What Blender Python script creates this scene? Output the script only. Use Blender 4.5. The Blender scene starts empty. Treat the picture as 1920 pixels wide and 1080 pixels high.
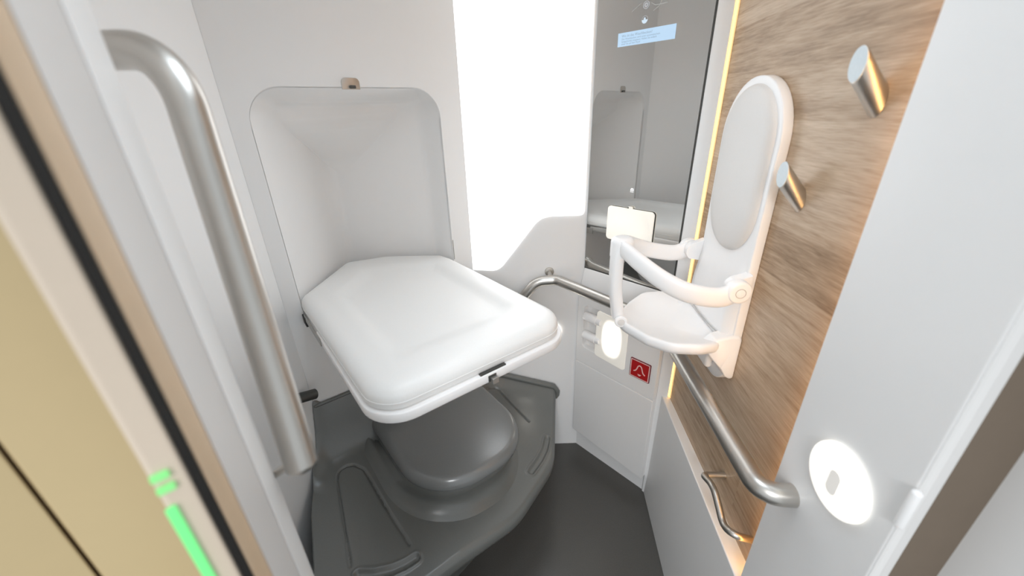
import bpy, bmesh, math, random
import numpy as np
from mathutils import Vector, Matrix

S = bpy.context.scene
COL = S.collection
PI = math.pi

# ------------------------------------------------------------------ camera
FPX = 730.0
_vp = np.array([1010.0 - 960, 2150.0 - 540, FPX]); _dn = _vp / np.linalg.norm(_vp)
_up = -_dn; _fw = np.array([0, 0, 1.0])
_Y = _fw - _fw.dot(_up) * _up; _Y /= np.linalg.norm(_Y)
_X = np.cross(_Y, _up)
RC = np.array([_X, _Y, _up])
CAMH = 1.5
cd = bpy.data.cameras.new('camera'); cam = bpy.data.objects.new('camera', cd); COL.objects.link(cam)
_r = RC @ np.array([1, 0, 0.]); _u = RC @ np.array([0, -1., 0]); _b = RC @ np.array([0, 0, -1.])
cam.matrix_world = Matrix(((_r[0], _u[0], _b[0], 0), (_r[1], _u[1], _b[1], 0), (_r[2], _u[2], _b[2], CAMH), (0, 0, 0, 1)))
cd.sensor_width = 36; cd.lens = FPX / 1920 * 36; cd.clip_start = 0.02
cd.dof.use_dof = True; cd.dof.focus_distance = 1.25; cd.dof.aperture_fstop = 2.4
S.camera = cam

# ------------------------------------------------------------------ light
S.view_settings.view_transform = 'Standard'; S.view_settings.look = 'None'
S.view_settings.gamma = 1; S.view_settings.exposure = 0.07; S.view_settings.use_curve_mapping = False
w = bpy.data.worlds.new('world'); S.world = w; w.use_nodes = True
w.node_tree.nodes['Background'].inputs[0].default_value = (0.90, 0.96, 1.0, 1)
w.node_tree.nodes['Background'].inputs[1].default_value = 0.80
S.cycles.max_bounces = 16; S.cycles.diffuse_bounces = 12; S.cycles.glossy_bounces = 8

def area(name, loc, target, sx, sy, power, col, spread=125):
    l = bpy.data.lights.new(name, 'AREA'); l.shape = 'RECTANGLE'; l.size = sx; l.size_y = sy
    l.energy = power; l.color = col; l.spread = math.radians(spread)
    o = bpy.data.objects.new(name, l); COL.objects.link(o); o.location = loc
    o.rotation_euler = (Vector(target) - Vector(loc)).to_track_quat('-Z', 'Y').to_euler()
    return o
area('ceiling_lamp', (0.04, 0.52, 2.12), (0.06, 0.62, 0), 0.5, 0.5, 2.2, (0.78, 0.90, 1.0))
area('vestibule_fill', (-0.25, -1.40, 2.0), (0.35, 1.2, 0.1), 0.5, 0.5, 3.0, (0.97, 0.985, 1.0), 60)  # added fill light behind the camera, lifts the dim lower half of the room

# ------------------------------------------------------------------ materials
def mat(name, col, rough=0.5, metal=0.0, spec=0.5, emit=None, estr=0.0, coat=0.0):
    m = bpy.data.materials.new(name); m.use_nodes = True
    b = m.node_tree.nodes['Principled BSDF']
    b.inputs['Base Color'].default_value = (*col, 1); b.inputs['Roughness'].default_value = rough
    b.inputs['Metallic'].default_value = metal; b.inputs['Specular IOR Level'].default_value = spec
    b.inputs['Coat Weight'].default_value = coat
    if emit:
        b.inputs['Emission Color'].default_value = (*emit, 1); b.inputs['Emission Strength'].default_value = estr
    return m
def noisy(m, scale=40, amt=0.04, bump=0.0, stretch=(1, 1, 1), rough_amt=0.0):
    """fine procedural variation of colour / bump"""
    nt = m.node_tree; b = nt.nodes['Principled BSDF']
    tc = nt.nodes.new('ShaderNodeTexCoord'); mp = nt.nodes.new('ShaderNodeMapping'); mp.inputs['Scale'].default_value = stretch
    nz = nt.nodes.new('ShaderNodeTexNoise'); nz.inputs['Scale'].default_value = scale; nz.inputs['Detail'].default_value = 4
    nt.links.new(tc.outputs['Object'], mp.inputs['Vector']); nt.links.new(mp.outputs['Vector'], nz.inputs['Vector'])
    c = b.inputs['Base Color'].default_value[:3]
    mx = nt.nodes.new('ShaderNodeMix'); mx.data_type = 'RGBA'
    mx.inputs['A'].default_value = (*[v * (1 - amt) for v in c], 1); mx.inputs['B'].default_value = (*[min(1, v * (1 + amt)) for v in c], 1)
    nt.links.new(nz.outputs['Fac'], mx.inputs['Factor']); nt.links.new(mx.outputs['Result'], b.inputs['Base Color'])
    if bump:
        bp = nt.nodes.new('ShaderNodeBump'); bp.inputs['Strength'].default_value = bump; bp.inputs['Distance'].default_value = 0.001
        nt.links.new(nz.outputs['Fac'], bp.inputs['Height']); nt.links.new(bp.outputs['Normal'], b.inputs['Normal'])
    if rough_amt:
        mr = nt.nodes.new('ShaderNodeMapRange'); r = b.inputs['Roughness'].default_value
        mr.inputs['To Min'].default_value = r - rough_amt; mr.inputs['To Max'].default_value = r + rough_amt
        nt.links.new(nz.outputs['Fac'], mr.inputs['Value']); nt.links.new(mr.outputs['Result'], b.inputs['Roughness'])
    return m
M_wall = noisy(mat('white_wall', (0.84, 0.835, 0.83), 0.35), 30, 0.01)
M_panel = noisy(mat('white_panel', (0.81, 0.80, 0.79), 0.32), 30, 0.01)
M_plastic = noisy(mat('white_plastic', (0.88, 0.87, 0.865), 0.3), 30, 0.01)
M_leather = noisy(mat('cream_leatherette', (0.83, 0.825, 0.81), 0.42), 300, 0.03, 0.08)
M_greyleather = noisy(mat('pale_grey_leatherette', (0.70, 0.68, 0.66), 0.45), 300, 0.03, 0.08)
M_grp = noisy(mat('grey_gelcoat', (0.138, 0.142, 0.134), 0.3, 0, 0.8), 350, 0.10, 0.03)
M_lid = noisy(mat('grey_lid', (0.185, 0.192, 0.19), 0.24, 0, 1.0), 350, 0.08, 0.03)
M_floor = noisy(mat('dark_floor_vinyl', (0.078, 0.074, 0.068), 0.3), 260, 0.25, 0.04)
M_steel = noisy(mat('brushed_steel', (0.56, 0.535, 0.50), 0.33, 1.0), 60, 0.03, 0.0, (1, 1, 1), 0.02)
M_steel2 = noisy(mat('satin_steel', (0.56, 0.53, 0.49), 0.34, 1.0), 60, 0.03, 0.0, (1, 1, 1), 0.02)
M_hookend = noisy(mat('pale_brushed_end', (0.60, 0.66, 0.69), 0.5, 0.2), 300, 0.08)
M_darkmetal = mat('dark_metal', (0.10, 0.10, 0.095), 0.4, 0.7)
M_hinge = mat('hinge_metal', (0.45, 0.44, 0.42), 0.4, 0.9)
M_black = noisy(mat('black_rubber', (0.012, 0.011, 0.010), 0.6), 60, 0.1)
M_mirror = mat('mirror_glass', (0.60, 0.60, 0.59), 0.02, 1.0)
M_window = mat('frosted_window', (0.9, 0.9, 0.9), 0.4, emit=(0.93, 0.97, 1.0), estr=2.0)
M_lamp = mat('lamp_glow', (0.9, 0.9, 0.85), 0.4, emit=(1.0, 0.95, 0.86), estr=0.72)
M_lamp2 = mat('lamp_glow_strong', (0.9, 0.9, 0.85), 0.4, emit=(1.0, 0.95, 0.86), estr=5.0)
M_lampgrey = mat('lamp_window', (0.6, 0.58, 0.55), 0.5, emit=(1.0, 0.96, 0.9), estr=0.30)
M_led = mat('warm_led', (0.9, 0.7, 0.4), 0.5, emit=(1.0, 0.60, 0.19), estr=1.7)
M_led2 = mat('warm_led_gap', (0.9, 0.7, 0.4), 0.5, emit=(1.0, 0.58, 0.20), estr=14.0)
M_ledbar = mat('warm_led_diffuser', (0.9, 0.75, 0.5), 0.5, emit=(1.0, 0.62, 0.20), estr=0.5)
M_screen = mat('display_blue', (0.1, 0.12, 0.15), 0.4, emit=(0.50, 0.70, 0.90), estr=0.85)
M_ink = mat('display_text', (0.02, 0.03, 0.04), 0.5, emit=(0.28, 0.40, 0.52), estr=0.8)
M_icon = mat('display_icon', (0.1, 0.1, 0.1), 0.4, emit=(0.62, 0.76, 0.88), estr=0.9)
M_icondim = mat('display_icon_dim', (0.1, 0.1, 0.1), 0.4, emit=(0.44, 0.45, 0.47), estr=0.8)
M_iconline = mat('display_line', (0.1, 0.1, 0.1), 0.4, emit=(0.38, 0.38, 0.36), estr=0.9)
M_iconw = mat('display_white', (0.1, 0.1, 0.1), 0.4, emit=(1, 1, 1), estr=1.1)
M_red = mat('sign_red', (0.42, 0.008, 0.010), 0.35)
M_pink = mat('sign_border', (0.80, 0.52, 0.50), 0.4)
M_seam = mat('seam_grey', (0.45, 0.44, 0.43), 0.6)
M_jamb = noisy(mat('grey_white_jamb', (0.66, 0.635, 0.615), 0.4), 30, 0.01)
M_tan = noisy(mat('jamb_edge_warm_reflection', (0.62, 0.46, 0.31), 0.5), 50, 0.05)  # tan stands in for a warm reflection on the rounded jamb edge
M_beige = noisy(mat('beige_door', (0.66, 0.55, 0.44), 0.3), 40, 0.02)
M_gold = noisy(mat('gold_vestibule_panel', (0.60, 0.46, 0.25), 0.35), 40, 0.02)
M_brown = noisy(mat('brown_seal', (0.16, 0.12, 0.085), 0.5), 40, 0.05)
M_green = mat('green_led_reflection', (0.1, 0.5, 0.15), 0.4, emit=(0.16, 0.66, 0.22), estr=0.8)  # emission imitates green LED light reflected in the glossy door edge
M_greendim = mat('green_led_reflection_dim', (0.1, 0.5, 0.15), 0.4, emit=(0.28, 0.62, 0.22), estr=0.7)  # fainter bars of the same painted reflection
M_redtext = mat('faint_red_marking', (0.80, 0.66, 0.66), 0.4)

def glow_panel_mat(name, cen, su, ux, half, inner, outer, power):
    """frosted lamp panel: the light source sits behind its centre, so the emission peaks there"""
    m = mat(name, (0.85, 0.83, 0.78), 0.4)
    nt = m.node_tree; b = nt.nodes['Principled BSDF']
    tc = nt.nodes.new('ShaderNodeTexCoord')
    d1 = nt.nodes.new('ShaderNodeVectorMath'); d1.operation = 'SUBTRACT'; d1.inputs[1].default_value = cen
    nt.links.new(tc.outputs['Object'], d1.inputs[0])
    dot = nt.nodes.new('ShaderNodeVectorMath'); dot.operation = 'DOT_PRODUCT'; dot.inputs[1].default_value = ux
    nt.links.new(d1.outputs[0], dot.inputs[0])
    sep = nt.nodes.new('ShaderNodeSeparateXYZ'); nt.links.new(d1.outputs[0], sep.inputs[0])
    def sq(sock, h):
        a = nt.nodes.new('ShaderNodeMath'); a.operation = 'DIVIDE'; a.inputs[1].default_value = h; nt.links.new(sock, a.inputs[0])
        p = nt.nodes.new('ShaderNodeMath'); p.operation = 'ABSOLUTE'; nt.links.new(a.outputs[0], p.inputs[0])
        q = nt.nodes.new('ShaderNodeMath'); q.operation = 'POWER'; q.inputs[1].default_value = power; nt.links.new(p.outputs[0], q.inputs[0])
        return q.outputs[0]
    ad = nt.nodes.new('ShaderNodeMath'); ad.operation = 'ADD'
    nt.links.new(sq(dot.outputs['Value'], half[0]), ad.inputs[0]); nt.links.new(sq(sep.outputs['Z'], half[1]), ad.inputs[1])
    mr = nt.nodes.new('ShaderNodeMapRange'); mr.interpolation_type = 'SMOOTHSTEP'
    mr.inputs['From Min'].default_value = 0.0; mr.inputs['From Max'].default_value = 2.6
    mr.inputs['To Min'].default_value = inner; mr.inputs['To Max'].default_value = outer
    nt.links.new(ad.outputs[0], mr.inputs['Value'])
    b.inputs['Emission Color'].default_value = (1.0, 0.93, 0.80, 1)
    nt.links.new(mr.outputs['Result'], b.inputs['Emission Strength'])
    return m

def wood_mat():
    m = mat('oak_laminate', (0.4, 0.3, 0.2), 0.42)
    nt = m.node_tree; b = nt.nodes['Principled BSDF']; L = nt.links.new
    tc = nt.nodes.new('ShaderNodeTexCoord')
    mp = nt.nodes.new('ShaderNodeMapping'); mp.inputs['Rotation'].default_value = (0, 0, math.radians(4)); L(tc.outputs['Object'], mp.inputs['Vector'])
    sep = nt.nodes.new('ShaderNodeSeparateXYZ'); L(mp.outputs['Vector'], sep.inputs[0])
    def math_(op, a, bval):
        n = nt.nodes.new('ShaderNodeMath'); n.operation = op
        L(a, n.inputs[0])
        if isinstance(bval, (int, float)): n.inputs[1].default_value = bval
        else: L(bval, n.inputs[1])
        return n.outputs[0]
    # planks 95 mm high, staggered along the wall
    row = math_('FLOOR', math_('DIVIDE', sep.outputs['Z'], 0.098), 0.0)
    wn = nt.nodes.new('ShaderNodeTexWhiteNoise'); wn.noise_dimensions = '1D'; L(row, wn.inputs['W'])
    along = math_('ADD', math_('DIVIDE', sep.outputs['Y'], 1.3), math_('MULTIPLY', wn.outputs['Value'], 7.0))
    piece = math_('FLOOR', along, 0.0)
    pid = math_('ADD', math_('MULTIPLY', row, 13.7), piece)
    wn2 = nt.nodes.new('ShaderNodeTexWhiteNoise'); wn2.noise_dimensions = '1D'; L(pid, wn2.inputs['W'])
    def grain(sx, sy, sz, scale, detail, dist):
        g = nt.nodes.new('ShaderNodeCombineXYZ')
        L(math_('MULTIPLY', wn2.outputs['Value'], 9.0), g.inputs['X'])
        L(math_('MULTIPLY', sep.outputs['Y'], sy), g.inputs['Y']); L(math_('MULTIPLY', sep.outputs['Z'], sz), g.inputs['Z'])
        n = nt.nodes.new('ShaderNodeTexNoise'); n.inputs['Scale'].default_value = scale; n.inputs['Detail'].default_value = detail
        n.inputs['Distortion'].default_value = dist; L(g.outputs[0], n.inputs['Vector']); return n.outputs['Fac']
    g1 = grain(1, 2.0, 30, 3.0, 6, 0.6); g2 = grain(1, 13, 200, 2.0, 5, 0.3); g3 = grain(1, 1.0, 7, 3.0, 3, 0.9)
    tot = math_('ADD', math_('ADD', math_('MULTIPLY', g1, 0.42), math_('MULTIPLY', g2, 0.38)), math_('ADD', math_('MULTIPLY', g3, 0.22), math_('MULTIPLY', wn2.outputs['Value'], 0.20)))
    cr = nt.nodes.new('ShaderNodeValToRGB'); L(tot, cr.inputs[0])
    cr.color_ramp.elements[0].position = 0.40; cr.color_ramp.elements[0].color = (0.22, 0.132, 0.068, 1)
    cr.color_ramp.elements[1].position = 0.78; cr.color_ramp.elements[1].color = (0.57, 0.44, 0.32, 1)
    e = cr.color_ramp.elements.new(0.58); e.color = (0.41, 0.285, 0.182, 1)
    L(cr.outputs[0], b.inputs['Base Color'])
    bp = nt.nodes.new('ShaderNodeBump'); bp.inputs['Strength'].default_value = 0.12; bp.inputs['Distance'].default_value = 0.001
    L(g2, bp.inputs['Height']); L(bp.outputs['Normal'], b.inputs['Normal'])
    return m
M_wood = wood_mat()

# ------------------------------------------------------------------ helpers
def tag(o, label=None, cat=None, group=None, kind=None):
    if label: o['label'] = label
    if cat: o['category'] = cat
    if group: o['group'] = group
    if kind: o['kind'] = kind
    return o
def thing(name, loc, label, cat, group=None):
    o = bpy.data.objects.new(name, None); COL.objects.link(o); o.location = loc; o.empty_display_size = 0.05
    return tag(o, label, cat, group)
def origin_of(p):
    v = Vector((0, 0, 0))
    while p is not None: v += p.location; p = p.parent
    return v
def obj(name, bm, m, parent=None, smooth=38, bevel=0, bseg=3, label=None, shift=None):
    bmesh.ops.recalc_face_normals(bm, faces=bm.faces[:])
    if smooth:
        a = math.radians(smooth)
        for f in bm.faces: f.smooth = True
        for e in bm.edges:
            if len(e.link_faces) == 2 and e.calc_face_angle(0) > a: e.smooth = False
    off = origin_of(parent)
    if parent is not None: bmesh.ops.translate(bm, verts=bm.verts[:], vec=-off)
    me = bpy.data.meshes.new(name); bm.to_mesh(me); bm.free(); me.materials.append(m)
    o = bpy.data.objects.new(name, me); COL.objects.link(o)
    if parent is not None: o.parent = parent
    if bevel:
        b = o.modifiers.new('bevel', 'BEVEL'); b.width = bevel; b.segments = bseg; b.limit_method = 'ANGLE'; b.angle_limit = math.radians(35)
    if label: o['label'] = label
    return o
def struct(name, bm, m, **k):
    o = obj(name, bm, m, **k); o['kind'] = 'structure'; return o
def NB(): return bmesh.new()

def loft(bm, rings, cap0=True, cap1=True, closed=True):
    vr = [[bm.verts.new(p) for p in r] for r in rings]
    n = len(vr[0])
    for a, b in zip(vr, vr[1:]):
        for i in range(n if closed else n - 1):
            j = (i + 1) % n
            bm.faces.new((a[i], a[j], b[j], b[i]))
    if cap0: bm.faces.new(vr[0])
    if cap1: bm.faces.new(vr[-1])
    return vr
def fillet(pts, r, seg=8, closed=False):
    """round the corners of a 2D/3D polyline"""
    P = [np.array(p, float) for p in pts]; n = len(P); out = []
    rr = r if isinstance(r, (list, tuple)) else [r] * n
    for i in range(n):
        if not closed and i in (0, n - 1): out.append(P[i]); continue
        a, b, c = P[i - 1], P[i], P[(i + 1) % n]
        u = (a - b); v = (c - b); lu, lv = np.linalg.norm(u), np.linalg.norm(v); u /= lu; v /= lv
        ang = math.acos(max(-1, min(1, u.dot(v))))
        if ang > PI - 0.02 or rr[i] <= 0:
            for k in range(seg + 1): out.append(b + 0 * u)
            continue
        t = min(rr[i] / math.tan(ang / 2), 0.49 * lu, 0.49 * lv); q = t * math.tan(ang / 2)
        bis = (u + v) / np.linalg.norm(u + v); cen = b + bis * (q / math.sin(ang / 2))
        e1 = b + u * t - cen; e2 = b + v * t - cen
        for k in range(seg + 1):
            f = k / seg; th = PI - ang
            s0 = math.sin((1 - f) * th) / math.sin(th); s1 = math.sin(f * th) / math.sin(th)
            out.append(cen + e1 * s0 + e2 * s1)
    return out
def rpoly(pts, radii, d=0.0, seg=8, rmin=0.001):
    """convex polygon (CCW) inset by d with rounded corners; constant vertex count"""
    n = len(pts); P = [np.array(p, float) for p in pts]; lines = []
    for i in range(n):
        a, b = P[i], P[(i + 1) % n]; t = (b - a) / np.linalg.norm(b - a); nn = np.array([-t[1], t[0]])
        lines.append((a + nn * d, t))
    Q = []
    for i in range(n):
        (p, t), (q, s) = lines[i - 1], lines[i]
        k = np.linalg.solve(np.array([[t[0], -s[0]], [t[1], -s[1]]]), q - p); Q.append(p + t * k[0])
    rr = [max(rmin, r - d) for r in (radii if isinstance(radii, (list, tuple)) else [radii] * n)]
    return fillet(Q, rr, seg, True)
def tube(bm, path, r, seg=20, caps=True, dome=0.0):
    P = [Vector(p) for p in path]
    Q = [P[0]]
    for p in P[1:]:
        if (p - Q[-1]).length > 1e-5: Q.append(p)
    P = Q; n = len(P)
    T = [((P[min(i + 1, n - 1)] - P[max(i - 1, 0)])).normalized() for i in range(n)]
    ref = Vector((0, 0, 1)) if abs(T[0].z) < 0.9 else Vector((1, 0, 0))
    N = (ref - T[0] * ref.dot(T[0])).normalized(); rings = []
    R = r if callable(r) else (lambda f: r)
    for i in range(n):
        N = (N - T[i] * N.dot(T[i])).normalized(); B = T[i].cross(N)
        rad = R(i / (n - 1))
        rings.append([P[i] + (N * math.cos(2 * PI * k / seg) + B * math.sin(2 * PI * k / seg)) * rad for k in range(seg)])
    if dome:
        def cap(end):
            i = 0 if end == 0 else n - 1; c = P[i]; t = -T[0] if end == 0 else T[-1]
            base = rings[0] if end == 0 else rings[-1]; out = []
            for j in range(1, 6):
                a = j / 6 * PI / 2
                out.append([c + (v - c) * math.cos(a) + t * dome * math.sin(a) for v in base])
            return out
        c0 = cap(0); c1 = cap(1); rings = c0[::-1] + rings + c1
    loft(bm, rings, caps, caps)
def extrude(bm, outline, F, w0, w1, edge=0.0, seg=4, poly=None):
    """closed 2D outline through frame F(a, b, w); edge>0 rounds the w1 rim (poly=(pts, radii) needed)"""
    rings = [[F(p[0], p[1], w0) for p in outline]]
    if edge and poly:
        s = 1 if w1 > w0 else -1
        for k in range(seg + 1):
            a = k / seg * PI / 2
            rings.append([F(p[0], p[1], w1 - s * edge * (1 - math.sin(a))) for p in rpoly(poly[0], poly[1], edge * (1 - math.cos(a)))])
    else:
        rings.append([F(p[0], p[1], w1) for p in outline])
    loft(bm, rings)
def box(bm, F, a0, a1, b0, b1, w0, w1):
    v = [bm.verts.new(F(a, b, c)) for c in (w0, w1) for (a, b) in ((a0, b0), (a1, b0), (a1, b1), (a0, b1))]
    for q in ((0, 1, 2, 3), (7, 6, 5, 4), (0, 4, 5, 1), (1, 5, 6, 2), (2, 6, 7, 3), (3, 7, 4, 0)):
        bm.faces.new([v[i] for i in q])
def prism(bm, plan, z0, z1):
    loft(bm, [[(p[0], p[1], z0) for p in plan], [(p[0], p[1], z1) for p in plan]])
def holed(bm, outer, holes, F, w0, w1):
    """flat plate with holes: front at w1, back at w0"""
    def face(w):
        loops = []; ed = []
        for lp in [outer] + holes:
            vs = [bm.verts.new(F(p[0], p[1], w)) for p in lp]; loops.append(vs)
            for i in range(len(vs)): ed.append(bm.edges.new((vs[i], vs[(i + 1) % len(vs)])))
        bmesh.ops.triangle_fill(bm, edges=ed, use_beauty=True, use_dissolve=False)
        return loops
    A = face(w0); B = face(w1)
    for a, b in zip(A, B):
        for i in range(len(a)):
            j = (i + 1) % len(a); bm.faces.new((a[i], a[j], b[j], b[i]))
def disc(bm, cen, axis, r, th, seg=32, edge=0.0):
    """short cylinder from cen along axis; edge rounds the far rim"""
    ax = Vector(axis).normalized(); ref = Vector((0, 0, 1)) if abs(ax.z) < 0.9 else Vector((1, 0, 0))
    u = (ref - ax * ref.dot(ax)).normalized(); v = ax.cross(u); c = Vector(cen)
    def ring(rad, h): return [c + ax * h + (u * math.cos(2 * PI * k / seg) + v * math.sin(2 * PI * k / seg)) * rad for k in range(seg)]
    rings = [ring(r, 0)]
    if edge:
        for k in range(6):
            a = k / 5 * PI / 2; rings.append(ring(r - edge * (1 - math.cos(a)), th - edge * (1 - math.sin(a))))
    else: rings.append(ring(r, th))
    loft(bm, rings)
def text(name, body, size, F, a, b, w, m, parent):
    cu = bpy.data.curves.new(name, 'FONT'); cu.body = body; cu.size = size; cu.resolution_u = 2
    t = bpy.data.objects.new(name + '_tmp', cu); COL.objects.link(t)
    bpy.context.view_layer.update()
    me = bpy.data.meshes.new_from_object(t.evaluated_get(bpy.context.evaluated_depsgraph_get()))
    bpy.data.objects.remove(t)
    bm = NB(); bm.from_mesh(me)
    for v in bm.verts: v.co = Vector(F(a + v.co.x, b + v.co.y, w))
    return obj(name, bm, m, parent, smooth=0)

# ------------------------------------------------------------------ frames of the walls
c4, s4 = math.cos(math.radians(4)), math.sin(math.radians(4))
def WR(d, l, z): return (d * c4 + l * s4, -d * s4 + l * c4, z)          # right wall: d outwards, l along it
def FR(l, z, w): return WR(DW - w, l, z)                                # on the oak panel, w out into the room
DW = 0.486
um = (math.sin(math.radians(138)), math.cos(math.radians(138))); nm = (math.cos(math.radians(-42)), -math.sin(math.radians(-42)))
MX, MY = 0.287, 1.433
def MF(u, z, w): return (MX + u * um[0] - w * nm[0], MY + u * um[1] - w * nm[1], z)   # mirror wall
def WN(x, z, w): return (x, 1.433 - w, z)                               # window wall
sb, cb = math.sin(math.radians(53)), math.cos(math.radians(53))
def BK(t, n, z): return (t * sb - n * cb, t * cb + n * sb, z)           # corner unit: t along, n away from the room
NB0 = 1.232
def BF(t, z, w): return BK(t, NB0 - w, z)
H = 2.15
def azp(az, r): a = math.radians(az); return (math.sin(a) * r, math.cos(a) * r)

# ------------------------------------------------------------------ setting
bm = NB(); box(bm, lambda a, b, c: (a, b, c), -1.3, 1.3, -0.8, 1.6, -0.05, 0.0); struct('floor', bm, M_floor)
bm = NB(); box(bm, lambda a, b, c: (a, b, c), -0.75, 0.75, 0.15, 1.6, H, H + 0.05); struct('ceiling', bm, M_wall)
bm = NB(); box(bm, lambda a, b, c: (a, b, c), -0.74, -0.676, 0.30, 1.05, 0, H); struct('wall_left', bm, M_wall)

# corner wall with the niche
HT = [(0.129, 0.93), (0.659, 0.93), (0.659, 1.573), (0.129, 1.573)]; HR = [0.02, 0.02, 0.085, 0.085]
hole = rpoly(HT, HR, 0, 10)
bm = NB(); holed(bm, [(0.0815, 0), (0.742, 0), (0.742, H), (0.0815, H)], [hole], BF, -0.012, 0.0)
struct('wall_corner', bm, M_wall, smooth=30, bevel=0.003, bseg=2)
def smin(vals, k=0.03):
    m_ = min(vals); return m_ - k * math.log(sum(math.exp(-(v - m_) / k) for v in vals))
def niche_depth(t, z):
    top = (1.573 - z) * 4.0; left = (t - 0.129) * 1.28; back = 0.57 - 0.753 * t; right = (0.659 - t) * 5.0; bot = 1.0
    return max(0.0, smin([top, left, back, right, bot], 0.02) )
rings = [[BF(p[0], p[1], -0.0) for p in hole]]
for d in (0.0, 0.003, 0.007, 0.012, 0.018, 0.026, 0.036, 0.05, 0.065, 0.08, 0.1, 0.12, 0.14, 0.16, 0.18, 0.2, 0.22, 0.24, 0.255):
    rr_ = [(p[0], 1.573 - (1.573 - p[1]) * (0.643 - d * 0.0) / (0.643 - d) if False else 1.573 - d - (1.573 - d - p[1]) * (0.643 - d - 0.001) / (0.643 - 2 * d)) for p in rpoly(HT, HR, d, 10)]
    rings.append([BF(p[0], p[1], -0.011 - max(niche_depth(*p), d * 0.5 if d < .02 else 0)) for p in rr_])
bm = NB(); loft(bm, rings, False, True); struct('wall_niche', bm, M_wall, smooth=60)

# window wall with the frosted pane
bm = NB(); box(bm, WN, -0.185, 0.31, 0, H, -0.05, 0.0); struct('wall_window', bm, M_wall)
pane = [(-0.181, 0.94), (-0.075, 0.93), (-0.055, 0.934), (-0.035, 0.948), (0.095, 1.115), (0.118, 1.133), (0.15, 1.141), (0.262, 1.141), (0.272, 1.145), (0.277, 1.155), (0.277, H - .03), (-0.181, H - .03)]
bm = NB(); extrude(bm, pane, WN, 0.0005, 0.004); struct('window_1', bm, M_window)
bm = NB(); box(bm, WN, -0.190, -0.181, 0.9, H, 0.0005, 0.007); struct('trim_1', bm, M_wall, bevel=0.002)

# mirror wall, cabinet and pillar
bm = NB(); box(bm, MF, -0.02, 0.375, 0.0, H, -0.06, -0.004); struct('wall_mirror', bm, M_wall)
bm = NB()   # white surround: sill under the mirror leaning out to the cabinet top
prof = [(0.935, -0.004), (0.933, 0.006), (0.875, 0.024), (0.82, 0.028), (0.79, 0.028), (0.79, -0.004)]
loft(bm, [[MF(u, z, w) for z, w in prof] for u in (0.008, 0.372)]); struct('trim_2', bm, M_wall, bevel=0.003)
P0 = MF(0.366, 0, 0.004); P1 = azp(25.37, 1.262); P2 = azp(26.36, 1.258); P2b = WR(DW - 0.002, 1.185, 0)
bm = NB(); prism(bm, [P0[:2], P1, P2, (P2[0] + .002, P2[1] + .012), MF(0.40, 0, -0.05)[:2], MF(0.368, 0, -0.05)[:2]], 0.0, H); struct('trim_3', bm, M_wall, bevel=0.003)

# right wall: oak panel, white lower box with ledge, near white panel
bm = NB(); box(bm, FR, 0.42, 1.30, 0.40, H, -0.03, 0.0); struct('wall_right', bm, M_wood, smooth=0)
bm = NB()
fl = lambda y: (0.53 + (y - 1.1) * 0.105, y, 0.0)
tp = lambda y: (0.5375 + (y - 1.1) * 0.0925, y, 0.527)
loft(bm, [[fl(y), tp(y), (0.64, y, 0.527), (0.64, y, 0.0)] for y in (1.33, 0.50)]); struct('wall_right_lower', bm, M_panel, bevel=0.003)
bm = NB(); box(bm, WR, 0.452, 0.470, 0.350, 0.5535, 0, H); struct('wall_right_near', bm, M_panel, bevel=0.003)
J0 = WR(0.452, 0.349, 0)[:2]; J1 = azp(57.8, 0.60); J2 = azp(61.0, 0.66)
bm = NB(); prism(bm, [J0, J1, (J1[0] + .08, J1[1] + 0.02), (J0[0] + .07, J0[1] + .05)], 0, H); struct('trim_4', bm, M_panel, bevel=0.002)
bm = NB(); prism(bm, [J1, J2, (J2[0] + .05, J2[1]), (J1[0] + .05, J1[1])], 0, H); struct('trim_5', bm, M_brown)
J3 = (J2[0] - 0.02, J2[1] - 0.35)
bm = NB(); prism(bm, [J2, J3, (J3[0] + .05, J3[1]), (J2[0] + .05, J2[1])], 0, H); struct('wall_vestibule_right', bm, M_panel)
lp = thing('latch_plate', (J0[0], J0[1], 1.0), 'pale narrow vertical latch plate on the door jamb edge at far right', 'latch plate')
bm = NB(); tube(bm, [(J0[0] - .004, J0[1] - .004, 1.02), (J0[0] - .004, J0[1] - .004, 1.075)], 0.006, 12, dome=0.005); obj('plate', bm, M_plastic, lp)

# left: door jamb, gasket, sliding door, vestibule wall
E0 = azp(-41.1, 0.40); E1 = azp(-42.8, 0.365); T1 = azp(-46.05, 0.315); B1 = azp(-48.2, 0.30); B2 = azp(-49.3, 0.297); D2 = azp(-52.7, 0.30)
out = lambda p, k=1.22: (p[0] * k, p[1] * k)
bm = NB(); prism(bm, [E0, E1, out(E1), (-0.70, 0.46), (-0.70, 0.50), (E0[0] - .05, E0[1] + .06)], 0, H); struct('trim_6', bm, M_panel, bevel=0.004)
bm = NB(); prism(bm, [E1, T1, out(T1), out(E1)], 0, H); struct('trim_10', bm, M_jamb, bevel=0.003)
bm = NB(); prism(bm, [T1, B1, out(B1), out(T1)], 0, H); struct('trim_7', bm, M_tan, bevel=0.003)
bm = NB(); prism(bm, [B1, B2, out(B2), out(B1)], 0, H); struct('trim_8', bm, M_black)
bm = NB(); prism(bm, [B2, D2, out(D2, 1.1), out(B2, 1.1)], 0, H); struct('door_1', bm, M_beige, bevel=0.003)
V0 = azp(-50.0, 0.40); V1 = azp(-60.0, 0.44); V2 = azp(-80, 0.55)
bm = NB(); prism(bm, [V0, V1, (V1[0] - .05, V1[1] + .02), (V0[0] - .03, V0[1] + .04)], 0, H); struct('wall_vestibule', bm, M_gold, bevel=0.002)
V1b = (V1[0] - .002, V1[1] - .002)
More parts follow.
